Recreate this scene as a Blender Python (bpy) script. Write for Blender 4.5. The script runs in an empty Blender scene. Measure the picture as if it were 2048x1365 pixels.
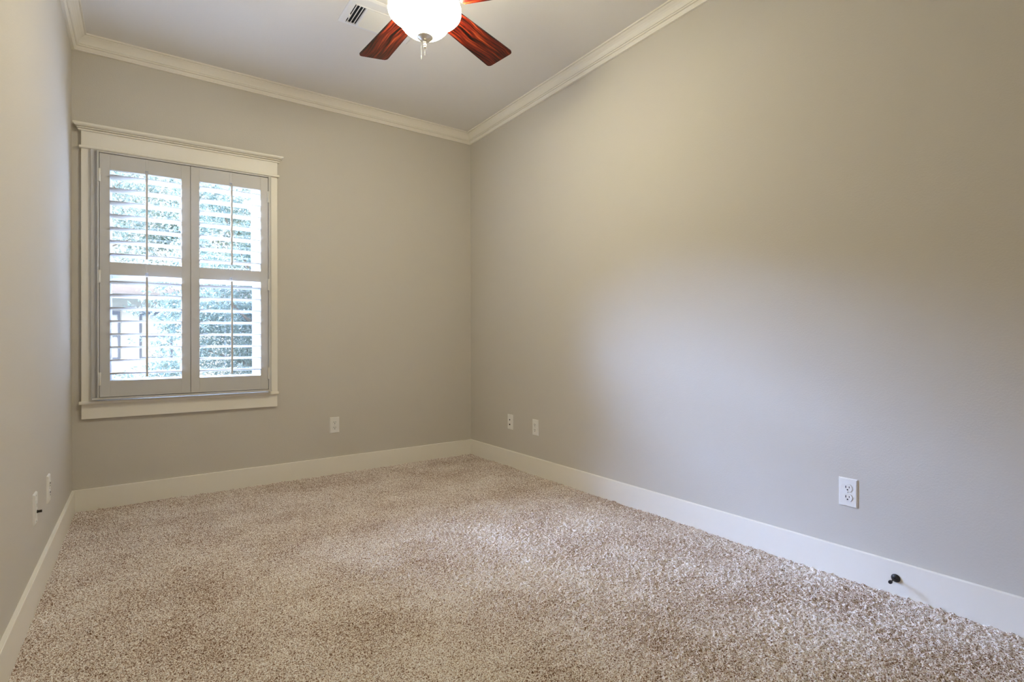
import bpy, bmesh, math, random
import numpy as np
from mathutils import Vector, Matrix

S = bpy.context.scene
COL = S.collection
R = math.radians

# ------------------------------------------------------------------ frame, camera, light
W, D = 2.6674, 3.8632            # right wall x, window wall y (camera at y = 0)
HC, HB = 2.7409, 2.6583          # ceiling and lower edge of the crown, at the left wall
TILT = 0.0448 / W                # the ceiling climbs slightly to the right
YF = -0.22                       # wall behind the camera
BBH, BBT = 0.130, 0.014          # baseboard

cam_d = bpy.data.cameras.new('camera')
cam = bpy.data.objects.new('camera', cam_d)
COL.objects.link(cam)
FPX = 1026.38
cam_d.sensor_width = 36.0
cam_d.lens = FPX / 2048 * 36.0
cam_d.shift_x = 0.0
cam_d.shift_y = (686.4 - 682.5) / 2048
cam_d.clip_start = 0.02
cam_d.clip_end = 400
cam.rotation_mode = 'XYZ'
_y, _p, _r = R(35.817), R(0.088), R(-0.151)
fwd = Vector((math.sin(_y) * math.cos(_p), math.cos(_y) * math.cos(_p), math.sin(_p)))
right = Vector((math.cos(_y), -math.sin(_y), 0))
up = right.cross(fwd)
rr = right * math.cos(_r) + up * math.sin(_r)
uu = up * math.cos(_r) - right * math.sin(_r)
cam.matrix_world = Matrix(((rr.x, uu.x, -fwd.x, 0.3248), (rr.y, uu.y, -fwd.y, 0.0),
                           (rr.z, uu.z, -fwd.z, 0.96), (0, 0, 0, 1)))
S.camera = cam

vs = S.view_settings
S.display_settings.display_device = 'sRGB'
vs.view_transform = 'Standard'
vs.look = 'None'
vs.gamma = 1.0
vs.use_curve_mapping = False
vs.exposure = 0.06

world = bpy.data.worlds.new('sky')
S.world = world
world.use_nodes = True
bgn = world.node_tree.nodes['Background']
bgn.inputs['Color'].default_value = (0.80, 0.90, 1.0, 1)
bgn.inputs['Strength'].default_value = 1.35

sun_d = bpy.data.lights.new('sun', 'SUN')      # hazy sun on the yard
sun_d.energy = 8.0
sun_d.angle = R(40)
sun_d.color = (1.0, 0.97, 0.92)
sun = bpy.data.objects.new('sun', sun_d)
COL.objects.link(sun)
sun.rotation_euler = Vector((0.25, 0.75, -0.60)).to_track_quat('-Z', 'Y').to_euler()
sun.location = (-3, 9, 4)

def daylight_lamp(name, loc, target, size, watts, col):        # added unseen disk lamp in place of open sky, shining in at the window
    d = bpy.data.lights.new(name, 'AREA')
    d.shape = 'DISK'
    d.size = size
    d.energy = watts
    d.color = col
    d.spread = R(70)
    o = bpy.data.objects.new(name, d)
    COL.objects.link(o)
    o.location = loc
    o.rotation_euler = (Vector(target) - Vector(loc)).to_track_quat('-Z', 'Y').to_euler()
DAY = (0.43, 0.60, 1.04)
daylight_lamp('sky_standin_lamp', (-4.9, D + 6.8, 6.1), (0.58, D, 1.2), 5.4, 9300.0, DAY)

por_d = bpy.data.lights.new('window_portal', 'AREA')   # sampling aid only: gives no light of its own
por_d.shape = 'RECTANGLE'
por_d.size, por_d.size_y = 0.93, 1.45
por_d.cycles.is_portal = True
por = bpy.data.objects.new('window_portal', por_d)
COL.objects.link(por)
por.location = (0.575, D + 0.13, 1.37)
por.rotation_euler = (R(-90), 0, 0)

LAMP = 66.0
LAMP_COL = (1.0, 0.93, 0.70, 1)

random.seed(11)
rng = np.random.default_rng(7)

# ------------------------------------------------------------------ materials
def mat(name, col, rough=0.6, metal=0.0, spec=0.3, bump=None, coat=0.0):
    m = bpy.data.materials.new(name)
    m.use_nodes = True
    nt = m.node_tree
    b = nt.nodes['Principled BSDF']
    b.inputs['Base Color'].default_value = (*col, 1)
    b.inputs['Roughness'].default_value = rough
    b.inputs['Metallic'].default_value = metal
    b.inputs['Specular IOR Level'].default_value = spec
    b.inputs['Coat Weight'].default_value = coat
    if bump:
        sc, st, dist = bump
        tc = nt.nodes.new('ShaderNodeTexCoord')
        nz = nt.nodes.new('ShaderNodeTexNoise')
        nz.inputs['Scale'].default_value = sc
        nz.inputs['Detail'].default_value = 3
        bp = nt.nodes.new('ShaderNodeBump')
        bp.inputs['Strength'].default_value = st
        bp.inputs['Distance'].default_value = dist
        nt.links.new(tc.outputs['Object'], nz.inputs['Vector'])
        nt.links.new(nz.outputs['Fac'], bp.inputs['Height'])
        nt.links.new(bp.outputs['Normal'], b.inputs['Normal'])
    return m

def srgb(r, g, b):
    f = lambda c: (c / 255 / 12.92) if c / 255 <= 0.04045 else ((c / 255 + 0.055) / 1.055) ** 2.4
    return (f(r), f(g), f(b))

M_WALL = mat('wall_paint', srgb(208, 202, 191), 0.75, spec=0.2, bump=(160, 0.25, 0.002))
M_CEIL = mat('ceiling_paint', srgb(236, 233, 228), 0.85, spec=0.1, bump=(140, 0.25, 0.002))
M_TRIM = mat('trim_paint', srgb(243, 238, 226), 0.38, spec=0.4)
M_SHUT = mat('shutter_paint', srgb(202, 199, 193), 0.42, spec=0.35)
M_SASH = mat('sash_vinyl', srgb(240, 241, 242), 0.4)
M_PLATE = mat('plate_plastic', srgb(238, 236, 230), 0.35, spec=0.4)
M_SLOT = mat('slot_dark', (0.004, 0.004, 0.004), 0.6)
M_SCREW = mat('screw_paint', srgb(205, 203, 198), 0.4)
M_BLACK = mat('black_rubber', (0.006, 0.006, 0.008), 0.35, spec=0.5)
M_NICKEL = mat('brushed_nickel', (0.80, 0.76, 0.69), 0.34, metal=0.85)
M_CHAIN = mat('chain_metal', (0.42, 0.41, 0.39), 0.4, metal=1.0)
M_VENT = mat('vent_enamel', srgb(238, 239, 240), 0.45)
M_DUCT = mat('duct_dark', (0.012, 0.012, 0.014), 0.8)
M_HINGE = mat('hinge_enamel', srgb(226, 222, 212), 0.4)

def carpet_material():
    m = bpy.data.materials.new('carpet_pile')
    m.use_nodes = True
    nt = m.node_tree
    N, L = nt.nodes, nt.links
    b = N['Principled BSDF']
    b.inputs['Roughness'].default_value = 0.95
    b.inputs['Specular IOR Level'].default_value = 0.05
    tc = N.new('ShaderNodeTexCoord')
    warp = N.new('ShaderNodeTexNoise'); warp.inputs['Scale'].default_value = 70; warp.inputs['Detail'].default_value = 2
    sub = N.new('ShaderNodeVectorMath'); sub.operation = 'MULTIPLY_ADD'
    sub.inputs[1].default_value = (0.006, 0.006, 0.0)
    L.new(tc.outputs['Object'], warp.inputs['Vector'])
    L.new(warp.outputs['Color'], sub.inputs[0])
    L.new(tc.outputs['Object'], sub.inputs[2])
    v1 = N.new('ShaderNodeTexVoronoi'); v1.inputs['Scale'].default_value = 380
    L.new(sub.outputs[0], v1.inputs['Vector'])
    sep = N.new('ShaderNodeSeparateColor'); L.new(v1.outputs['Color'], sep.inputs[0])
    n2 = N.new('ShaderNodeTexNoise'); n2.inputs['Scale'].default_value = 250; n2.inputs['Detail'].default_value = 2
    L.new(sub.outputs[0], n2.inputs['Vector'])
    n3 = N.new('ShaderNodeTexNoise'); n3.inputs['Scale'].default_value = 3.2; n3.inputs['Detail'].default_value = 4
    L.new(tc.outputs['Object'], n3.inputs['Vector'])
    a1 = N.new('ShaderNodeMath'); a1.operation = 'MULTIPLY_ADD'; a1.inputs[1].default_value = 2.2; a1.inputs[2].default_value = -0.84
    L.new(n2.outputs['Fac'], a1.inputs[0])
    a2 = N.new('ShaderNodeMath'); a2.operation = 'ADD'
    a0 = N.new('ShaderNodeMath'); a0.operation = 'MULTIPLY_ADD'; a0.inputs[1].default_value = 0.45; a0.inputs[2].default_value = 0.0
    L.new(sep.outputs[0], a0.inputs[0])
    L.new(a0.outputs[0], a2.inputs[0]); L.new(a1.outputs[0], a2.inputs[1])
    a3 = N.new('ShaderNodeMath'); a3.operation = 'MULTIPLY_ADD'; a3.inputs[1].default_value = 0.5; a3.inputs[2].default_value = -0.25
    L.new(n3.outputs['Fac'], a3.inputs[0])
    a4 = N.new('ShaderNodeMath'); a4.operation = 'ADD'
    L.new(a2.outputs[0], a4.inputs[0]); L.new(a3.outputs[0], a4.inputs[1])
    cr = N.new('ShaderNodeValToRGB')
    e = cr.color_ramp.elements
    e[0].position = 0.0; e[0].color = (*srgb(104, 74, 56), 1)
    e[1].position = 1.0; e[1].color = (*srgb(255, 254, 253), 1)
    for p, c in ((0.22, (152, 122, 100)), (0.45, (213, 195, 179)), (0.70, (248, 239, 230))):
        x = e.new(p); x.color = (*srgb(*c), 1)
    L.new(a4.outputs[0], cr.inputs['Fac'])
    L.new(cr.outputs['Color'], b.inputs['Base Color'])
    bp = N.new('ShaderNodeBump'); bp.inputs['Strength'].default_value = 0.8; bp.inputs['Distance'].default_value = 0.004
    L.new(n2.outputs['Fac'], bp.inputs['Height'])
    L.new(bp.outputs['Normal'], b.inputs['Normal'])
    return m

def wood_material():
    m = bpy.data.materials.new('cherry_wood')
    m.use_nodes = True
    nt = m.node_tree
    N, L = nt.nodes, nt.links
    b = N['Principled BSDF']
    b.inputs['Roughness'].default_value = 0.32
    b.inputs['Coat Weight'].default_value = 0.08
    b.inputs['Specular IOR Level'].default_value = 0.3
    b.inputs['Coat Roughness'].default_value = 0.2
    tc = N.new('ShaderNodeTexCoord')
    nz = N.new('ShaderNodeTexNoise'); nz.inputs['Scale'].default_value = 5; nz.inputs['Detail'].default_value = 2
    L.new(tc.outputs['Object'], nz.inputs['Vector'])
    ma = N.new('ShaderNodeVectorMath'); ma.operation = 'MULTIPLY_ADD'; ma.inputs[1].default_value = (0.05, 0.045, 0.0)
    L.new(nz.outputs['Color'], ma.inputs[0]); L.new(tc.outputs['Object'], ma.inputs[2])
    mp = N.new('ShaderNodeMapping'); mp.inputs['Scale'].default_value = (3.5, 70.0, 10.0)
    L.new(ma.outputs[0], mp.inputs['Vector'])
    g = N.new('ShaderNodeTexNoise'); g.inputs['Scale'].default_value = 1.0; g.inputs['Detail'].default_value = 6; g.inputs['Roughness'].default_value = 0.62
    L.new(mp.outputs[0], g.inputs['Vector'])
    cr = N.new('ShaderNodeValToRGB'); e = cr.color_ramp.elements
    e[0].position = 0.42; e[0].color = (0.004, 0.0005, 0.0004, 1)
    e[1].position = 0.76; e[1].color = (0.52, 0.095, 0.024, 1)
    x = e.new(0.55); x.color = (0.125, 0.009, 0.003, 1)
    L.new(g.outputs['Fac'], cr.inputs['Fac'])
    L.new(cr.outputs['Color'], b.inputs['Base Color'])
    return m

def leaf_material(name, c1, c2):
    m = bpy.data.materials.new(name)
    m.use_nodes = True
    nt = m.node_tree
    N, L = nt.nodes, nt.links
    b = N['Principled BSDF']
    b.inputs['Roughness'].default_value = 0.35
    b.inputs['Specular IOR Level'].default_value = 0.6
    tc = N.new('ShaderNodeTexCoord')
    nz = N.new('ShaderNodeTexNoise'); nz.inputs['Scale'].default_value = 14; nz.inputs['Detail'].default_value = 2
    L.new(tc.outputs['Object'], nz.inputs['Vector'])
    cr = N.new('ShaderNodeValToRGB'); e = cr.color_ramp.elements
    e[0].position = 0.35; e[0].color = (*c1, 1); e[1].position = 0.65; e[1].color = (*c2, 1)
    L.new(nz.outputs['Fac'], cr.inputs['Fac'])
    L.new(cr.outputs['Color'], b.inputs['Base Color'])
    tr = N.new('ShaderNodeBsdfTranslucent')
    L.new(cr.outputs['Color'], tr.inputs['Color'])
    mx = N.new('ShaderNodeMixShader'); mx.inputs[0].default_value = 0.35
    L.new(b.outputs[0], mx.inputs[1]); L.new(tr.outputs[0], mx.inputs[2])
    L.new(mx.outputs[0], N['Material Output'].inputs['Surface'])
    return m

def glass_material():
    m = bpy.data.materials.new('window_glass')
    m.use_nodes = True
    nt = m.node_tree
    N, L = nt.nodes, nt.links
    N.remove(N['Principled BSDF'])
    t = N.new('ShaderNodeBsdfTransparent'); t.inputs['Color'].default_value = (0.975, 0.975, 0.98, 1)
    g = N.new('ShaderNodeBsdfGlossy'); g.inputs['Roughness'].default_value = 0.02
    mx = N.new('ShaderNodeMixShader'); mx.inputs[0].default_value = 0.06
    L.new(t.outputs[0], mx.inputs[1]); L.new(g.outputs[0], mx.inputs[2])
    L.new(mx.outputs[0], N['Material Output'].inputs['Surface'])
    return m

def screen_material():
    m = bpy.data.materials.new('insect_mesh')
    m.use_nodes = True
    nt = m.node_tree
    N, L = nt.nodes, nt.links
    N.remove(N['Principled BSDF'])
    t = N.new('ShaderNodeBsdfTransparent')
    d = N.new('ShaderNodeBsdfDiffuse'); d.inputs['Color'].default_value = (0.02, 0.02, 0.022, 1)
    tl = N.new('ShaderNodeBsdfTranslucent'); tl.inputs['Color'].default_value = (0.02, 0.02, 0.022, 1)
    m2 = N.new('ShaderNodeMixShader'); m2.inputs[0].default_value = 0.5
    L.new(d.outputs[0], m2.inputs[1]); L.new(tl.outputs[0], m2.inputs[2])
    mx = N.new('ShaderNodeMixShader'); mx.inputs[0].default_value = 0.12
    L.new(t.outputs[0], mx.inputs[1]); L.new(m2.outputs[0], mx.inputs[2])
    L.new(mx.outputs[0], N['Material Output'].inputs['Surface'])
    return m

def globe_material():
    m = bpy.data.materials.new('lit_opal_glass')
    m.use_nodes = True
    nt = m.node_tree
    N, L = nt.nodes, nt.links
    b = N['Principled BSDF']
    b.inputs['Base Color'].default_value = (0.9, 0.88, 0.84, 1)
    b.inputs['Roughness'].default_value = 0.25
    b.inputs['Emission Color'].default_value = LAMP_COL
    b.inputs['Emission Strength'].default_value = LAMP
    return m

M_CARPET = carpet_material()
M_WOOD = wood_material()
M_LEAF = leaf_material('leaf_green', srgb(96, 112, 98), srgb(142, 156, 142))
M_LEAF2 = leaf_material('leaf_pale', srgb(112, 128, 116), srgb(156, 170, 156))
M_BARK = mat('bark', srgb(130, 118, 104), 0.9, bump=(40, 0.6, 0.01))
M_GLASS = glass_material()
M_SCREEN = screen_material()
M_GLOBE = globe_material()
M_SIDING = mat('white_siding', srgb(245, 243, 238), 0.7)
M_ROOF = mat('shingle_roof', srgb(186, 178, 178), 0.9, bump=(25, 0.6, 0.02))
M_FASCIA = mat('fascia', srgb(238, 238, 240), 0.6)
M_DARKFR = mat('window_frame_dark', srgb(118, 126, 142), 0.5)
M_PANE = mat('pale_pane', srgb(226, 231, 236), 0.2, spec=0.6)
M_GRASS = mat('lawn', srgb(124, 132, 114), 0.95)

# ------------------------------------------------------------------ mesh helpers
def bx(bm, x0, x1, y0, y1, z0, z1, bevel=0.0):
    vs_ = [bm.verts.new(p) for p in ((x0, y0, z0), (x1, y0, z0), (x1, y1, z0), (x0, y1, z0),
                                     (x0, y0, z1), (x1, y0, z1), (x1, y1, z1), (x0, y1, z1))]
    fs = [bm.faces.new([vs_[i] for i in f]) for f in ((0, 3, 2, 1), (4, 5, 6, 7), (0, 1, 5, 4),
                                                      (1, 2, 6, 5), (2, 3, 7, 6), (3, 0, 4, 7))]
    if bevel > 0:
        es = {e for f in fs for e in f.edges}
        bmesh.ops.bevel(bm, geom=list(es), offset=bevel, segments=2, profile=0.5, affect='EDGES')
    return vs_

def lathe(bm, prof, seg=48, axis_pt=(0, 0, 0)):
    ax = Vector(axis_pt)
    rings = []
    for (r, z) in prof:
        if r < 1e-6:
            rings.append([bm.verts.new(ax + Vector((0, 0, z)))])
        else:
            rings.append([bm.verts.new(ax + Vector((r * math.cos(2 * math.pi * i / seg), r * math.sin(2 * math.pi * i / seg), z))) for i in range(seg)])
    for a, b in zip(rings, rings[1:]):
        for i in range(seg):
            j = (i + 1) % seg
            if len(a) == 1 and len(b) == 1:
                continue
            if len(a) == 1:
                bm.faces.new((a[0], b[i], b[j]))
            elif len(b) == 1:
                bm.faces.new((a[i], b[0], a[j]))
            else:
                bm.faces.new((a[i], b[i], b[j], a[j]))

def tube(bm, p0, p1, r0, r1=None, seg=12, cap=True):
    p0, p1 = Vector(p0), Vector(p1)
    r1 = r0 if r1 is None else r1
    d = (p1 - p0).normalized()
    u = d.orthogonal().normalized()
    v = d.cross(u)
    A, B = [], []
    for i in range(seg):
        t = 2 * math.pi * i / seg
        o = u * math.cos(t) + v * math.sin(t)
        A.append(bm.verts.new(p0 + o * r0)); B.append(bm.verts.new(p1 + o * r1))
    for i in range(seg):
        j = (i + 1) % seg
        bm.faces.new((A[i], A[j], B[j], B[i]))
    if cap:
        bm.faces.new(A[::-1]); bm.faces.new(B)

def extrude_profile(bm, pts, a, b):
    """sweep a closed profile (list of functions of the end) between two lists of 3-D points"""
    A = [bm.verts.new(p) for p in a]
    B = [bm.verts.new(p) for p in b]
    n = len(A)
    for i in range(n):
        j = (i + 1) % n
        bm.faces.new((A[i], A[j], B[j], B[i]))
    bm.faces.new(A[::-1]); bm.faces.new(B)

def obj(name, bm, m, parent=None, smooth=False, warp=None):
    bmesh.ops.recalc_face_normals(bm, faces=bm.faces[:])
    if warp:
        for v in bm.verts:
            v.co.z += warp(v.co)
    me = bpy.data.meshes.new(name)
    bm.to_mesh(me)
    bm.free()
    if isinstance(m, (list, tuple)):
        for q in m: me.materials.append(q)
    else:
        me.materials.append(m)
    if smooth:
        me.polygons.foreach_set('use_smooth', [True] * len(me.polygons))
        me.set_sharp_from_angle(angle=R(smooth if smooth is not True else 40))
    o = bpy.data.objects.new(name, me)
    COL.objects.link(o)
    if parent:
        o.parent = parent
    return o

def structure(o, label=None):
    o['kind'] = 'structure'
    if label: o['label'] = label
    return o

def thing(name, label, cat, loc=(0, 0, 0), rz=0.0, group=None, kind=None):
    o = bpy.data.objects.new(name, None)
    o.empty_display_size = 0.05
    COL.objects.link(o)
    o.location = loc
    o.rotation_euler = (0, 0, rz)
    o['label'] = label
    if cat: o['category'] = cat
    if group: o['group'] = group
    if kind: o['kind'] = kind
    return o

def wpart(name, bm, m, parent, smooth=False, warp=None, label=None, loc=None):
    """a part modelled in room coordinates under a thing that stands at `loc` (unrotated)"""
    if warp:
        for v in bm.verts: v.co.z += warp(v.co)
    q = Vector(loc if loc is not None else parent.location)
    bmesh.ops.translate(bm, verts=bm.verts[:], vec=-q)
    o = obj(name, bm, m, parent, smooth)
    if label: o['label'] = label
    return o

# ------------------------------------------------------------------ room shell
HX0, HX1, HZ0, HZ1 = 0.105, 1.042, 0.634, 2.10      # window hole

bm = bmesh.new()
bx(bm, -0.12, HX0, D, D + 0.15, -0.1, 3.0)
bx(bm, HX1, W + 0.12, D, D + 0.15, -0.1, 3.0)
bx(bm, HX0, HX1, D, D + 0.15, -0.1, HZ0)
bx(bm, HX0, HX1, D, D + 0.15, HZ1, 3.0)
structure(obj('wall_back', bm, M_WALL), 'beige painted wall with the shuttered window')
bm = bmesh.new(); bx(bm, -0.12, 0, YF, D, -0.1, 3.0)
structure(obj('wall_left', bm, M_WALL), 'beige painted wall at the left edge')
bm = bmesh.new(); bx(bm, W, W + 0.12, YF, D, -0.1, 3.0)
structure(obj('wall_right', bm, M_WALL), 'long blank beige painted wall at the right')
bm = bmesh.new(); bx(bm, -0.12, W + 0.12, YF - 0.12, YF, -0.1, 3.0)
structure(obj('wall_front', bm, M_WALL), 'beige painted wall behind the camera')
bm = bmesh.new()
for v in bx(bm, 0, W, YF, D, HC, HC + 0.1): v.co.z += TILT * v.co.x
structure(obj('ceiling', bm, M_CEIL), 'pale flat painted ceiling')

def carpet():
    gx, gy = 0.0030, 0.0030
    nx, ny = int(W / gx), int((D - YF) / gy)
    h = rng.random((ny, nx)).astype(np.float32)
    def blur(a, k):
        for ax in (0, 1):
            b = a.copy()
            for s in range(1, k + 1):
                b += np.roll(a, s, ax) + np.roll(a, -s, ax)
            a = b / (2 * k + 1)
        return a
    f1 = blur(h, 1); f1 = (f1 - f1.mean()) / f1.std()
    f2 = blur(rng.random((ny, nx)).astype(np.float32), 4); f2 = (f2 - f2.mean()) / f2.std()
    f3 = blur(blur(rng.random((ny, nx)).astype(np.float32), 33), 33); f3 = (f3 - f3.mean()) / f3.std()
    z = -0.003 + 0.0022 * f1 + 0.0014 * f2 + 0.0014 * f3
    X, Y = np.meshgrid(np.linspace(0, W, nx), np.linspace(YF, D, ny))
    X = X + (rng.random((ny, nx)) - 0.5) * 0.0014
    Y = Y + (rng.random((ny, nx)) - 0.5) * 0.0014
    for (dx, dy, rx, ry) in ((1.752, 1.372, 0.035, 0.016), (2.03, 2.42, 0.04, 0.014), (2.21, 1.44, 0.03, 0.016), (1.62, 0.92, 0.03, 0.014)):   # pressed spots in the pile
        z = z - 0.005 * np.exp(-(((X - dx) / rx) ** 2 + ((Y - dy) / ry) ** 2))
    X[:, 0] = 0; X[:, -1] = W; Y[0] = YF; Y[-1] = D
    co = np.stack([X, Y, z], -1).reshape(-1, 3).astype(np.float32)
    idx = np.arange(nx * ny).reshape(ny, nx)
    q = np.stack([idx[:-1, :-1], idx[:-1, 1:], idx[1:, 1:], idx[1:, :-1]], -1).reshape(-1, 4)
    me = bpy.data.meshes.new('floor')
    me.vertices.add(len(co)); me.vertices.foreach_set('co', co.ravel())
    me.loops.add(q.size); me.loops.foreach_set('vertex_index', q.ravel().astype(np.int32))
    me.polygons.add(len(q)); me.polygons.foreach_set('loop_start', np.arange(0, q.size, 4, dtype=np.int32))
    me.polygons.foreach_set('use_smooth', np.ones(len(q), dtype=bool))
    me.update(calc_edges=True)
    me.materials.append(M_CARPET)
    o = bpy.data.objects.new('floor', me)
    COL.objects.link(o)
    return o
structure(carpet(), 'floor of speckled beige and brown cut pile carpet')

# crown moulding: profile (distance from wall, height below ceiling), mitred at the corners
CP = [(0, 0), (0.071, 0), (0.071, 0.0085), (0.0600, 0.0090), (0.0600, 0.0125), (0.0630, 0.0135), (0.0575, 0.0170), (0.0500, 0.0215), (0.0410, 0.0300),
      (0.0340, 0.0400), (0.0300, 0.0500), (0.0255, 0.0505), (0.0255, 0.0535), (0.0300, 0.0545), (0.0312, 0.0580), (0.0300, 0.0605), (0.0265, 0.0618),
      (0.0195, 0.0622), (0.0195, 0.0650), (0.0225, 0.0660), (0.0210, 0.0725), (0.0160, 0.0785), (0.0140, 0.0830), (0, 0.083)]
BP = [(0, 0), (BBT, 0), (BBT, BBH - 0.002), (BBT - 0.002, BBH), (0, BBH)]

def run(name, side, profile, zfun, m, label):
    bm = bmesh.new()
    a, b = [], []
    for d, h in profile:
        if side == 'back':   p, q = (d, D - d), (W - d, D - d)
        elif side == 'left': p, q = (d, YF + d), (d, D - d)
        elif side == 'right': p, q = (W - d, YF + d), (W - d, D - d)
        else:                p, q = (d, YF + d), (W - d, YF + d)
        a.append((p[0], p[1], zfun(h, p[0]))); b.append((q[0], q[1], zfun(h, q[0])))
    extrude_profile(bm, None, a, b)
    return structure(obj(name, bm, m), label)
zc = lambda h, x: HC - h + TILT * x
zb = lambda h, x: h - 0.006
for n, s in ((1, 'back'), (2, 'left'), (3, 'right'), (4, 'front')):
    run('trim_%d' % n, s, CP, zc, M_TRIM, 'cream crown molding along the %s wall' % {'back': 'window', 'front': 'rear'}.get(s, s))
for s in ('back', 'left', 'right', 'front'):
    run('baseboard_' + s, s, BP, zb, M_TRIM, 'tall cream baseboard along the %s wall' % {'back': 'window', 'front': 'rear'}.get(s, s))

# ------------------------------------------------------------------ window
def sq(co):          # the opening is a touch out of square: its head climbs to the right
    return 0.0256 * min(max((co.z - 0.65) / 1.6, 0), 1) * (co.x - 0.1)

win = thing('window_1', 'double hung window behind the white shutters with cream craftsman casing', 'window', (0.575, D, 0.634), kind='structure')
del win['category']
def P(name, boxes, m, parent=win, bevel=0.0015, loc=None, warp=sq, smooth=False, label=None):
    bm = bmesh.new()
    for b in boxes: bx(bm, *b, bevel)
    return wpart(name, bm, m, parent, warp=warp, loc=loc, smooth=smooth, label=label)
P('side_casing', [(0.0427, 0.119, D - 0.020, D, 0.634, 2.096)], M_TRIM)
P('side_casing', [(1.030, 1.0905, D - 0.020, D, 0.634, 2.096)], M_TRIM)
P('head_casing', [(0.0427, 1.0905, D - 0.022, D, 2.111, 2.198)], M_TRIM)
P('head_fillet', [(0.0327, 1.1020, D - 0.036, D, 2.096, 2.111)], M_TRIM, bevel=0.004)
bm = bmesh.new()
prev = None
for o_, z_ in ((0.003, 2.196), (0.012, 2.197), (0.013, 2.202), (0.012, 2.2045), (0.004, 2.205), (0.004, 2.208), (0.017, 2.2085), (0.019, 2.2105), (0.018, 2.2135),
               (0.010, 2.214), (0.010, 2.217), (0.020, 2.2175), (0.027, 2.221), (0.032, 2.225), (0.034, 2.229), (0.034, 2.234), (0.032, 2.2365)):
    yf = D - 0.022 - o_
    ring = [bm.verts.new(p) for p in ((0.0427 - o_, D, z_), (0.0427 - o_, yf, z_), (1.0905 + o_, yf, z_), (1.0905 + o_, D, z_))]
    if prev:
        for i in range(4): bm.faces.new((prev[i], prev[(i + 1) % 4], ring[(i + 1) % 4], ring[i]))
    else:
        bm.faces.new(ring[::-1])
    prev = ring
bm.faces.new(prev)
wpart('cap_molding', bm, M_TRIM, win, warp=sq)
P('stool', [(0.031, 1.0955, D - 0.038, D, 0.615, 0.634)], M_TRIM, bevel=0.004)
P('apron', [(0.043, 1.0885, D - 0.020, D, 0.530, 0.615)], M_TRIM)
P('jamb', [(HX0, 0.127, D, D + 0.15, HZ0, HZ1), (0.999, HX1, D, D + 0.15, HZ0, HZ1),
           (0.127, 0.999, D, D + 0.15, 2.078, HZ1), (0.127, 0.999, D, D + 0.15, HZ0, 0.672)], M_SASH)
GX0, GX1 = 0.1797, 0.9475
def sash(y0, y1, z0, z1, g0, g1):
    s = P('sash', [(0.127, GX0, y0, y1, z0, z1), (GX1, 0.999, y0, y1, z0, z1), (GX0, GX1, y0, y1, z0, g0), (GX0, GX1, y0, y1, g1, z1)], M_SASH, bevel=0.003)
    ym = (y0 + y1) / 2
    P('pane', [(GX0 - 0.005, GX1 + 0.005, ym - 0.002, ym + 0.002, g0 - 0.005, g1 + 0.005)], M_GLASS, s, 0, loc=win.location)
sash(D + 0.050, D + 0.085, 0.672, 1.396, 0.752, 1.358)
sash(D + 0.090, D + 0.122, 1.360, 2.078, 1.398, 2.030)
sc = P('insect_screen', [(0.14, 0.985, D + 0.1355, D + 0.1365, 0.69, 1.372)], M_SCREEN, bevel=0)
P('screen_frame', [(0.127, 0.14, D + 0.13, D + 0.142, 0.672, 1.385), (0.985, 0.999, D + 0.13, D + 0.142, 0.672, 1.385),
                   (0.14, 0.985, D + 0.13, D + 0.142, 1.372, 1.385), (0.14, 0.985, D + 0.13, D + 0.142, 0.672, 0.69)], M_SASH, sc, 0.001, loc=win.location)

# ------------------------------------------------------------------ plantation shutter
SL = Vector((0.575, D - 0.02, 0.641))
shut = thing('plantation_shutter', 'white two panel plantation shutter with open louvers inside the window casing', 'shutter', SL)
FX0, FX1, FZ0, FZ1 = 0.1256, 1.0263, 0.653, 2.0765
P('shutter_frame', [
    (0.088, 0.137, D - 0.029, D - 0.020, 0.641, 2.094), (1.015, 1.0480, D - 0.029, D - 0.020, 0.641, 2.094),
    (0.137, 1.015, D - 0.029, D - 0.020, 2.066, 2.094),
    (0.088, 0.1165, D - 0.040, D - 0.029, 0.653, 2.094), (1.0355, 1.0480, D - 0.040, D - 0.029, 0.653, 2.094),
    (0.1165, FX0, D - 0.062, D - 0.029, 0.653, 2.087), (FX1, 1.0355, D - 0.062, D - 0.029, 0.653, 2.087),
    (FX0, FX1, D - 0.062, D - 0.029, FZ1, 2.087),
    (0.137, 1.015, D - 0.029, D - 0.020, 0.653, 0.668),
    (0.093, 1.0450, D - 0.067, D - 0.020, 0.641, 0.653)], M_SHUT, shut, 0.0015)

def ell(cx, y, z, w, t, tilt, n=20):
    pts = []
    for i in range(n):
        a = 2 * math.pi * i / n
        u, v = w / 2 * math.cos(a), t / 2 * math.sin(a)
        pts.append((cx, y + u * math.cos(tilt) - v * math.sin(tilt), z + u * math.sin(tilt) + v * math.cos(tilt)))
    return pts

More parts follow.
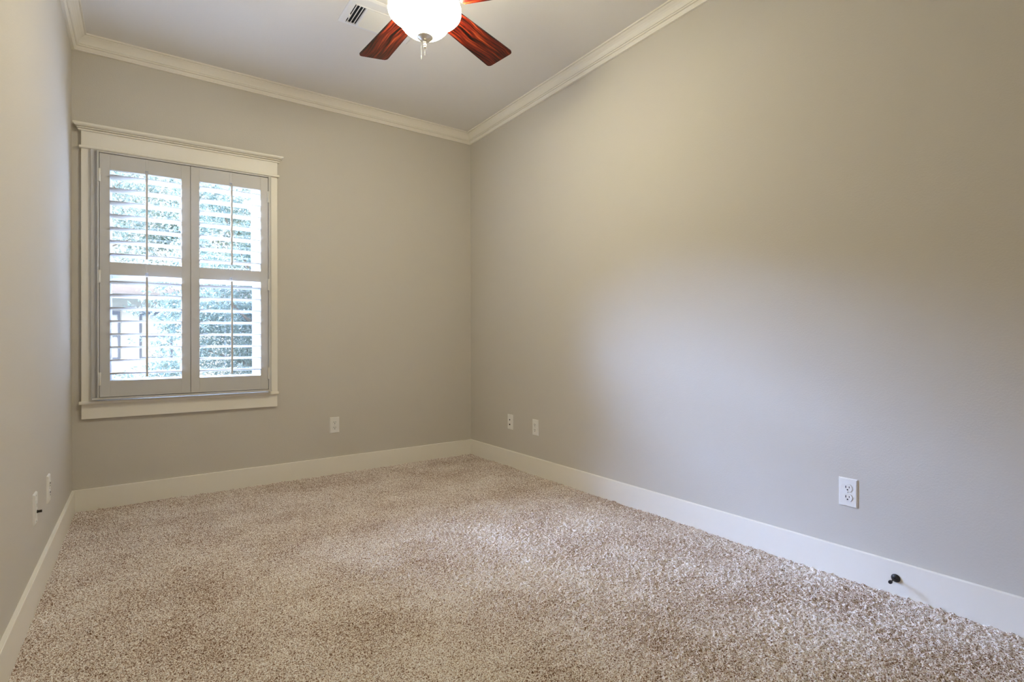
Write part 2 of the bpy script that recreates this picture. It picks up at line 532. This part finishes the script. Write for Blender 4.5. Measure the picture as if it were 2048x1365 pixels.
def shutter_panel(x0, x1, rodx, hinge_x, hs):
    yb, yf = D - 0.030, D - 0.058
    ym = (yb + yf) / 2
    w = 0.047
    a, b = x0 + w, x1 - w
    nt = 0.0075
    boxes = [(x0, a, yf, yb, 0.656, 2.0735), (b, x1, yf, yb, 0.656, 2.0735),
             (a, b, yf, yb, 0.656, 0.750)]
    for z0, z1 in ((1.371, 1.444), (1.985, 2.0735)):
        boxes += [(a, rodx - nt, yf, yb, z0, z1), (rodx + nt, b, yf, yb, z0, z1), (rodx - nt, rodx + nt, yf, yb, z0 + 0.019, z1),
                  (rodx - nt, rodx + nt, yf + 0.014, yb, z0, z0 + 0.019)]
    p = P('panel', boxes, M_SHUT, shut, 0.0010)
    if hs < 0:
        P('astragal', [(x1 - 0.006, x1 + 0.012, yb, yb + 0.008, 0.656, 2.0735)], M_SHUT, p, 0.001, loc=SL)
    for zs in ([1.945 - 0.0762 * i for i in range(7)], [1.3265 - 0.0765 * i for i in range(8)]):
        bm = bmesh.new()
        for z in zs:
            A = ell(a + 0.0015, ym, z, 0.089, 0.0115, R(-4.5))
            B = [(b - 0.0015, q[1], q[2]) for q in A]
            extrude_profile(bm, None, A, B)
        wpart('louver_bank', bm, M_SHUT, p, warp=sq, smooth=30, loc=SL)
        P('tilt_rod', [(rodx - 0.0055, rodx + 0.0055, ym - 0.060, ym - 0.049, zs[-1] - 0.022, zs[0] + 0.036)], M_SHUT, p, 0.002, loc=SL)
    for z in (1.944, 1.356, 0.762):
        bm = bmesh.new()
        bx(bm, hinge_x - 0.0075, hinge_x + 0.0075, D - 0.0640, D - 0.060, z - 0.038, z + 0.038, 0.001)
        tube(bm, (hinge_x, D - 0.065, z - 0.038), (hinge_x, D - 0.065, z + 0.038), 0.0035, seg=10)
        wpart('hinge', bm, M_HINGE, p, warp=sq, smooth=30, loc=SL)
shutter_panel(0.1279, 0.5745, 0.351, 0.1267, -1)
shutter_panel(0.5767, 1.0241, 0.8005, 1.0252, 1)

# ------------------------------------------------------------------ wall plates
def plate_mesh(w=0.070, h=0.1165, t=0.006):
    bm = bmesh.new()
    v = bx(bm, -w / 2, w / 2, -t, 0, -h / 2, h / 2)
    front = [q for q in v if q.co.y < -t / 2]
    for q in front:
        q.co.x *= (w / 2 - 0.003) / (w / 2); q.co.z *= (h / 2 - 0.003) / (h / 2)
    es = [e for e in bm.edges if all(x in front for x in e.verts)]
    bmesh.ops.bevel(bm, geom=es, offset=0.0015, segments=2, affect='EDGES')
    return bm

def receptacle_mesh(t=0.006):
    bm = bmesh.new()
    n, r, cut = 40, 0.0175, 0.0145
    A, B = [], []
    for i in range(n):
        a = 2 * math.pi * i / n
        x, z = r * math.cos(a), max(-cut, min(cut, r * math.sin(a)))
        A.append((x, 0, z)); B.append((x * 0.97, -t - 0.0022, z * 0.97))
    extrude_profile(bm, None, A, B)
    return bm

def outlet(loc, rz, label, group='duplex power outlets'):
    t = thing('electrical_outlet', label, 'outlet', loc, rz, group)
    obj('wall_plate', plate_mesh(), M_PLATE, t)
    for dz in (0.0195, -0.0195):
        r = obj('receptacle', receptacle_mesh(), M_PLATE, t, smooth=40)
        r.location = (0, -0.0001, dz)
        bm = bmesh.new()
        y0, y1 = -0.0090, -0.0078
        bx(bm, -0.0075, -0.0052, y0, y1, -0.0015, 0.0075)
        bx(bm, 0.0052, 0.0072, y0, y1, -0.0005, 0.0070)
        tube(bm, (0, y0, -0.0078), (0, y1, -0.0078), 0.0027, seg=14)
        obj('slots', bm, M_SLOT, r)
    bm = bmesh.new(); tube(bm, (0, -0.0072, 0), (0, -0.0045, 0), 0.0026, seg=14)
    obj('screw', bm, M_SCREW, t)
    return t

ZO = 0.3485
outlet((1.4853, D, 0.3600), 0, 'white duplex outlet low on the window wall, right of the window')
outlet((W, 2.9514, 0.3455), R(-90), 'white duplex outlet near the far corner, right of the black-jack data plate')
outlet((W, 0.8985, 0.3485), R(-90), 'largest white duplex outlet, on the right wall above the black door stop')
outlet((0, 2.925, 0.349), R(90), 'white duplex outlet on the left wall nearest the window corner')

t = thing('data_plate', 'white wall plate with two small black jacks, on the right wall closest to the corner', 'wall plate', (W, 3.2680, 0.3485), R(-90))
obj('wall_plate', plate_mesh(), M_PLATE, t)
bm = bmesh.new(); bx(bm, -0.0165, 0.0165, -0.0078, -0.004, -0.033, 0.033, 0.0008); obj('insert', bm, M_PLATE, t)
bm = bmesh.new(); tube(bm, (0.001, -0.0105, 0.017), (0.001, -0.006, 0.017), 0.0052, seg=16); obj('coaxial_jack', bm, M_BLACK, t)
bm = bmesh.new(); bx(bm, -0.0085, 0.0065, -0.0086, -0.006, -0.0255, -0.0150, 0.0006); obj('phone_jack', bm, M_SLOT, t)
for dz in (0.048, -0.048):
    bm = bmesh.new(); tube(bm, (0, -0.0068, dz), (0, -0.0045, dz), 0.0024, seg=12); obj('screw', bm, M_SCREW, t)

t = thing('cable_plate', 'white wall plate with a dark cable connector sticking out, on the left wall', 'wall plate', (0, 2.588, 0.351), R(90))
obj('wall_plate', plate_mesh(), M_PLATE, t)
bm = bmesh.new(); bx(bm, -0.0165, 0.0165, -0.0078, -0.004, -0.033, 0.033, 0.0008); obj('insert', bm, M_PLATE, t)
bm = bmesh.new()
tube(bm, (0, -0.022, -0.012), (0, -0.006, -0.012), 0.0048, seg=16)
tube(bm, (0, -0.010, -0.012), (0, -0.0065, -0.012), 0.0068, seg=6)
obj('cable_connector', bm, mat('dark_steel', (0.06, 0.055, 0.05), 0.35, metal=1.0), t)
bm = bmesh.new(); bx(bm, -0.006, 0.006, -0.0088, -0.006, 0.006, 0.018, 0.0006); obj('phone_jack', bm, M_SCREW, t)
for dz in (0.048, -0.048):
    bm = bmesh.new(); tube(bm, (0, -0.0068, dz), (0, -0.0045, dz), 0.0024, seg=12); obj('screw', bm, M_SCREW, t)

# ------------------------------------------------------------------ door stop
t = thing('door_stop', 'small black door stop screwed into the right baseboard', 'door stop', (W - BBT, 0.732, 0.063))
def lathe_x(prof, seg=24):
    bm = bmesh.new(); lathe(bm, prof, seg)
    bmesh.ops.rotate(bm, verts=bm.verts[:], cent=(0, 0, 0), matrix=Matrix.Rotation(R(-90), 3, 'Y'))
    return bm
obj('base', lathe_x([(0, 0), (0.0150, 0), (0.0155, 0.002), (0.0140, 0.005), (0.0100, 0.008), (0.0055, 0.010), (0, 0.0105)]), M_BLACK, t, smooth=50)
obj('rod', lathe_x([(0, 0.009), (0.0030, 0.009), (0.0026, 0.050), (0, 0.050)], 14), M_BLACK, t, smooth=40)
obj('tip', lathe_x([(0, 0.048), (0.0050, 0.049), (0.0065, 0.052), (0.0066, 0.057), (0.0055, 0.061), (0, 0.062)], 18), M_BLACK, t, smooth=50)

# ------------------------------------------------------------------ ceiling vent
VX0, VX1, VY0, VY1 = 1.209, 1.62, 2.595, 2.872
zv = HC + TILT * 1.30
vw = lambda co: TILT * (co.x - 1.30)
vent = thing('ceiling_vent', 'white metal air register on the ceiling behind the fan', 'vent', (VX0, VY1, zv))
def V(name, boxes, m, bevel=0.001, parent=vent, rot=None):
    bm = bmesh.new()
    for b in boxes: bx(bm, *b, bevel)
    return wpart(name, bm, m, parent, warp=vw, loc=vent.location)
IX0, IX1, IY0, IY1 = 1.243, 1.586, 2.668, 2.848
bm = bmesh.new()
prof = [(0, 0), (0, -0.003), (0.010, -0.008), (0.034, -0.010), (0.034, 0)]
def ring(o_x0, o_x1, o_y0, o_y1, z):
    return [bm.verts.new(p) for p in ((o_x0, o_y0, z), (o_x1, o_y0, z), (o_x1, o_y1, z), (o_x0, o_y1, z))]
rings = [ring(VX0, VX1, VY0, VY1, zv), ring(VX0, VX1, VY0, VY1, zv - 0.003),
         ring(VX0 + 0.010, VX1 - 0.010, VY0 + 0.012, VY1 - 0.008, zv - 0.008), ring(IX0, IX1, IY0, IY1, zv - 0.009),
         ring(IX0, IX1, IY0, IY1, zv)]
for a, b in zip(rings, rings[1:]):
    for i in range(4): bm.faces.new((a[i], a[(i + 1) % 4], b[(i + 1) % 4], b[i]))
wpart('flange', bm, M_VENT, vent, warp=vw)
V('duct_opening', [(IX0, IX1, IY0, IY1, zv - 0.0018, zv - 0.0008)], M_DUCT, 0)
bm = bmesh.new()
nf = 11
for i in range(nf):      # long fins, leaning
    y = IY0 + 0.008 + (IY1 - IY0 - 0.016) * i / (nf - 1)
    A = [(1.312, y + 0.0062, zv - 0.0115), (1.312, y + 0.0052, zv - 0.0120), (1.312, y - 0.0062, zv - 0.0035), (1.312, y - 0.0052, zv - 0.0030)]
    extrude_profile(bm, None, A, [(IX1 - 0.002, p[1], p[2]) for p in A])
wpart('fins', bm, M_VENT, vent, warp=vw)
bm = bmesh.new()
for x in (1.252, 1.270, 1.288):   # cross slats beside the fins
    A = [(x - 0.005, IY0 + 0.002, zv - 0.0115), (x - 0.004, IY0 + 0.002, zv - 0.0120), (x + 0.005, IY0 + 0.002, zv - 0.0035), (x + 0.004, IY0 + 0.002, zv - 0.0030)]
    extrude_profile(bm, None, A, [(p[0], IY1 - 0.002, p[2]) for p in A])
wpart('cross_slats', bm, M_VENT, vent, warp=vw)
V('divider', [(1.300, 1.312, IY0, IY1, zv - 0.0125, zv - 0.002)], M_VENT)
V('border_rib', [(IX0, IX1, IY0 - 0.006, IY0, zv - 0.013, zv - 0.003)], M_VENT)
V('damper_lever', [(IX0 - 0.004, IX0 + 0.004, 2.770, 2.790, zv - 0.020, zv - 0.006)], M_VENT)

# ------------------------------------------------------------------ ceiling fan
FX, FY = 1.334, 2.045
zf = HC + TILT * FX
fan = thing('ceiling_fan', 'five blade ceiling fan with cherry wood blades and lit white bowl globe', 'ceiling fan', (FX, FY, zf))
def L(name, prof, m, parent=fan, seg=48, smooth=40):
    bm = bmesh.new()
    lathe(bm, [(r, z - zf) for r, z in prof], seg)
    return obj(name, bm, m, parent, smooth)
L('canopy', [(0, zf), (0.072, zf), (0.072, 2.735), (0.060, 2.705), (0.030, 2.690), (0, 2.690)], M_NICKEL)
L('motor_housing', [(0, 2.692), (0.050, 2.692), (0.092, 2.680), (0.112, 2.655), (0.115, 2.560), (0.100, 2.525), (0.080, 2.512), (0, 2.512)], M_NICKEL)
L('light_fitter', [(0, 2.515), (0.068, 2.512), (0.070, 2.492), (0.128, 2.486), (0.130, 2.474), (0.118, 2.472), (0, 2.472)], M_NICKEL)
BZ, BPITCH, BR, A0 = 2.471, -10.0, 0.571, 92.0
def blade_mesh():
    bm = bmesh.new()
    r0, r1, w0, w1, c = 0.150, BR + 0.003, 0.122, 0.158, 0.020
    def hw(x): return (w0 + (w1 - w0) * (x - r0) / (r1 - r0)) / 2
    out = []
    for i in range(7):
        a = -math.pi / 2 + math.pi / 2 * i / 6
        out.append((r1 - c + c * math.cos(a), -hw(r1) + c + c * math.sin(a)))
    for i in range(7):
        a = math.pi / 2 * i / 6
        out.append((r1 - c + c * math.cos(a), hw(r1) - c + c * math.sin(a)))
    out += [(r0 + 0.015, hw(r0)), (r0, hw(r0) - 0.015), (r0, -hw(r0) + 0.015), (r0 + 0.015, -hw(r0))]
    A = [(x, y, -0.003) for x, y in out]; B = [(x, y, 0.003) for x, y in out]
    extrude_profile(bm, None, A, B)
    return bm
def iron_mesh():
    bm = bmesh.new()
    bx(bm, 0.095, 0.215, -0.018, 0.018, 0.003, 0.008, 0.002)
    bx(bm, 0.185, 0.235, -0.040, 0.040, 0.003, 0.007, 0.002)
    for y in (-0.028, 0, 0.028):
        tube(bm, (0.222, y, 0.0055), (0.222, y, 0.0088), 0.0045, seg=10)
    return bm
blade0 = obj('blade', blade_mesh(), M_WOOD, fan)
iron0 = obj('blade_iron', iron_mesh(), M_NICKEL, blade0)
for k in range(5):
    if k == 0: b = blade0
    else:
        b = blade0.copy(); COL.objects.link(b); b.parent = fan
        ir = iron0.copy(); COL.objects.link(ir); ir.parent = b
    a = R(A0 - 72 * k)
    rot = Matrix.Rotation(a, 4, 'Z') @ Matrix.Rotation(R(BPITCH), 4, 'X')
    b.matrix_local = Matrix.Translation((0, 0, BZ - zf)) @ rot
_gp = [(0.112, 2.478), (0.126, 2.476), (0.142, 2.468), (0.153, 2.450), (0.158, 2.430), (0.1588, 2.417), (0.157, 2.410), (0.150, 2.405), (0.138, 2.400), (0.122, 2.3955), (0.1145, 2.3905)]
_gp += [(0.1143 * math.cos(t), 2.390 - 0.082 * math.sin(t)) for t in [math.pi / 2 * i / 14 for i in range(1, 14)]] + [(0, 2.308)]
L('glass_globe', _gp, M_GLOBE, seg=64, smooth=60)
L('finial', [(0, 2.3090), (0.034, 2.3085), (0.0355, 2.3050), (0.030, 2.2990), (0.015, 2.2920), (0.0065, 2.2890), (0.0085, 2.2855), (0.0085, 2.2825),
             (0.0055, 2.2800), (0.0055, 2.2740), (0.0085, 2.2720), (0.0085, 2.2690), (0.0055, 2.2675), (0.0068, 2.2640), (0.0055, 2.2595), (0, 2.2580)], M_NICKEL, seg=28)
def chain(dx, dy, z0, z1, pend):
    bm = bmesh.new()
    n = int((z0 - z1) / 0.004)
    for i in range(n):
        z = z0 - (z0 - z1) * (i + 0.5) / n
        lathe(bm, [(0, z + 0.0013 - zf), (0.0008, z - zf), (0, z - 0.0013 - zf)], 6, (dx, dy, 0))
    tube(bm, (dx, dy, z0 - zf), (dx, dy, z1 - zf), 0.0003, seg=5)
    if pend:
        lathe(bm, [(0, z1 - zf), (0.0022, z1 - 0.003 - zf), (0.0022, z1 - 0.018 - zf), (0, z1 - 0.021 - zf)], 10, (dx, dy, 0))
    return obj('pull_chain', bm, M_CHAIN, fan)
chain(-0.0005, 0.0, 2.2590, 2.226, False)
chain(-0.0130, 0.0090, 2.3060, 2.226, True)

# ------------------------------------------------------------------ outdoors
GZ = -3.05
bm = bmesh.new(); bx(bm, -30, 30, D + 0.6, 60, GZ - 0.3, GZ)
structure(obj('ground', bm, M_GRASS), 'lawn far below the window')

HY = D + 9.0
house = thing('neighbor_house', 'white house with pale roof across the yard, seen through the shutter', 'house', (1.5, HY, GZ))
def Hs(name, boxes, m, parent=house, bevel=0.0):
    bm = bmesh.new()
    for b in boxes: bx(bm, *b, bevel)
    return wpart(name, bm, m, parent, loc=house.location)
Hs('siding_wall', [(-1.6, 4.6, HY, HY + 6, GZ, 1.93)], M_SIDING)
Hs('frieze_board', [(-1.62, 4.62, HY - 0.03, HY - 0.001, 1.60 + 0.05, 1.72)], M_FASCIA)
Hs('eave', [(-2.0, 5.0, HY - 0.45, HY - 0.43, 1.860, 1.955), (-2.0, 5.0, HY - 0.43, HY, 1.90, 1.93)], M_FASCIA)
bm = bmesh.new()
A = [(-2.05, HY - 0.5, 1.945), (-2.05, HY - 0.5, 1.985), (-2.05, HY + 3, 2.45), (-2.05, HY + 6.5, 1.985), (-2.05, HY + 6.5, 1.945)]
extrude_profile(bm, None, A, [(5.05, p[1], p[2]) for p in A])
wpart('roof', bm, M_ROOF, house)
for x0, x1, z0, z1 in ((-0.74, -0.025, 0.665, 1.625), (0.285, 0.845, 0.665, 1.625), (2.2, 2.95, 0.665, 1.625)):
    f = Hs('window_frame', [(x0, x0 + 0.032, HY - 0.05, HY, z0, z1), (x1 - 0.032, x1, HY - 0.05, HY, z0, z1), (x0 + 0.045, x1 - 0.032, HY - 0.05, HY, z1 - 0.06, z1),
                            (x0 + 0.045, x1 - 0.032, HY - 0.05, HY, z0, z0 + 0.045), (x0 + 0.045, x1 - 0.045, HY - 0.04, HY, (z0 + z1) / 2 - 0.02, (z0 + z1) / 2 + 0.02)], M_DARKFR)
    Hs('pane', [(x0 + 0.045, x1 - 0.045, HY - 0.015, HY - 0.001, z0 + 0.045, z1 - 0.06)], M_PANE, f)

def leaves(name, clusters, m, parent, length, width, seed):
    """clusters: (centre, radii, count); every leaf is a folded four-point blade with its own turn"""
    g = np.random.default_rng(seed)
    cs = []
    for (c, r, n) in clusters:
        d = g.normal(size=(n, 3)); d /= np.linalg.norm(d, axis=1)[:, None]
        rad = g.random(n) ** 0.45
        cs.append(np.array(c) + d * rad[:, None] * np.array(r))
    c = np.concatenate(cs)
    n = len(c)
    t = g.normal(size=(n, 3)); t[:, 2] -= 0.25; t /= np.linalg.norm(t, axis=1)[:, None]
    s = np.cross(t, g.normal(size=(n, 3))); s /= np.linalg.norm(s, axis=1)[:, None]
    nn = np.cross(t, s)
    l = length * (0.7 + 0.6 * g.random(n))[:, None]; w = width * (0.7 + 0.6 * g.random(n))[:, None]
    v = np.stack([c - t * l / 2, c + s * w / 2 + nn * w * 0.22 - t * l * 0.05, c + t * l / 2, c - s * w / 2 + nn * w * 0.22 - t * l * 0.05], 1).reshape(-1, 3)
    v -= np.array(parent.location)
    f = np.arange(4 * n).reshape(n, 4)
    tri = np.concatenate([f[:, [0, 1, 2]], f[:, [0, 2, 3]]])
    me = bpy.data.meshes.new(name)
    me.vertices.add(4 * n); me.vertices.foreach_set('co', v.ravel().astype(np.float32))
    me.loops.add(tri.size); me.loops.foreach_set('vertex_index', tri.ravel().astype(np.int32))
    me.polygons.add(len(tri)); me.polygons.foreach_set('loop_start', np.arange(0, tri.size, 3, dtype=np.int32))
    me.update(calc_edges=True)
    me.materials.append(m)
    o = bpy.data.objects.new(name, me)
    COL.objects.link(o); o.parent = parent
    return o

def tree(label, base, top, r, branches, clusters, m, length, width, seed):
    t = thing('tree', label, 'tree', base, group='trees outside the window')
    bm = bmesh.new()
    b0, t0 = Vector((0, 0, 0)), Vector(top) - Vector(base)
    tube(bm, b0, t0, r, r * 0.45, 12)
    for (f, e) in branches:
        tube(bm, b0.lerp(t0, f), Vector(e) - Vector(base), r * 0.4, r * 0.1, 8)
    obj('trunk', bm, M_BARK, t, smooth=40)
    leaves('foliage', clusters, m, t, length, width, seed)
    return t

def crown(cx, cy, cz, rx, ry, rz, k, cr, n, seed):
    g = random.Random(seed)
    out = []
    while len(out) < k:
        x, y, z = (g.uniform(-1, 1) for _ in range(3))
        if x * x + y * y + z * z > 1: continue
        s = cr * g.uniform(0.7, 1.3)
        out.append(((cx + x * rx, cy + y * ry, cz + z * rz), (s, s, s * 0.8), int(n * s / cr)))
    return out

ya = D + 4.2
fill = random.Random(5)
edge = [((fill.uniform(0.52, 0.95), ya + fill.uniform(-0.3, 0.3), fill.uniform(0.45, 1.85)), (0.17, 0.2, 0.15), 120) for _ in range(26)]
edge += [((fill.uniform(0.62, 1.1), ya + fill.uniform(-0.3, 0.3), fill.uniform(1.9, 3.3)), (0.18, 0.2, 0.16), 80) for _ in range(24)]
tree('leafy green tree close outside the window, filling its right panel', (1.75, ya, GZ), (1.65, ya, 2.6), 0.07,
     [(0.75, (0.9, ya - 0.2, 1.9)), (0.7, (2.3, ya, 2.0)), (0.85, (1.2, ya + 0.3, 3.0)), (0.65, (1.0, ya, 0.9))],
     crown(1.55, ya, 1.6, 0.85, 0.7, 2.3, 110, 0.28, 260, 3) + edge +
     [((0.42, ya - 0.3, 1.55), (0.20, 0.2, 0.12), 60), ((0.28, ya - 0.3, 1.40), (0.16, 0.2, 0.09), 40), ((0.20, ya - 0.2, 1.02), (0.16, 0.2, 0.07), 22),
      ((0.10, ya - 0.2, 0.54), (0.30, 0.3, 0.10), 170), ((0.42, ya - 0.2, 0.62), (0.25, 0.25, 0.14), 160)],
     M_LEAF, 0.062, 0.021, 21)
yb_ = D + 6.4
tree('thin pale tree further off, its sparse crown in the upper left panel', (-1.0, yb_, GZ), (-0.9, yb_, 2.6), 0.07,
     [(0.95, (-0.1, yb_, 3.2)), (0.99, (0.4, yb_, 3.9)), (0.9, (0.2, yb_ + 0.2, 2.7))],
     crown(0.1, yb_, 3.1, 0.95, 0.5, 1.0, 46, 0.30, 75, 5) + crown(0.75, yb_, 3.0, 0.45, 0.4, 0.95, 26, 0.26, 110, 15),
     M_LEAF2, 0.066, 0.026, 22)
yc = D + 6.3
tree('dense tree standing behind the close green tree', (2.9, yc, GZ), (2.8, yc, 3.5), 0.11,
     [(0.8, (2.2, yc, 3.4)), (0.8, (3.4, yc, 3.2))],
     crown(2.55, yc, 2.2, 1.2, 0.6, 2.6, 100, 0.42, 230, 8),
     M_LEAF, 0.075, 0.028, 23)
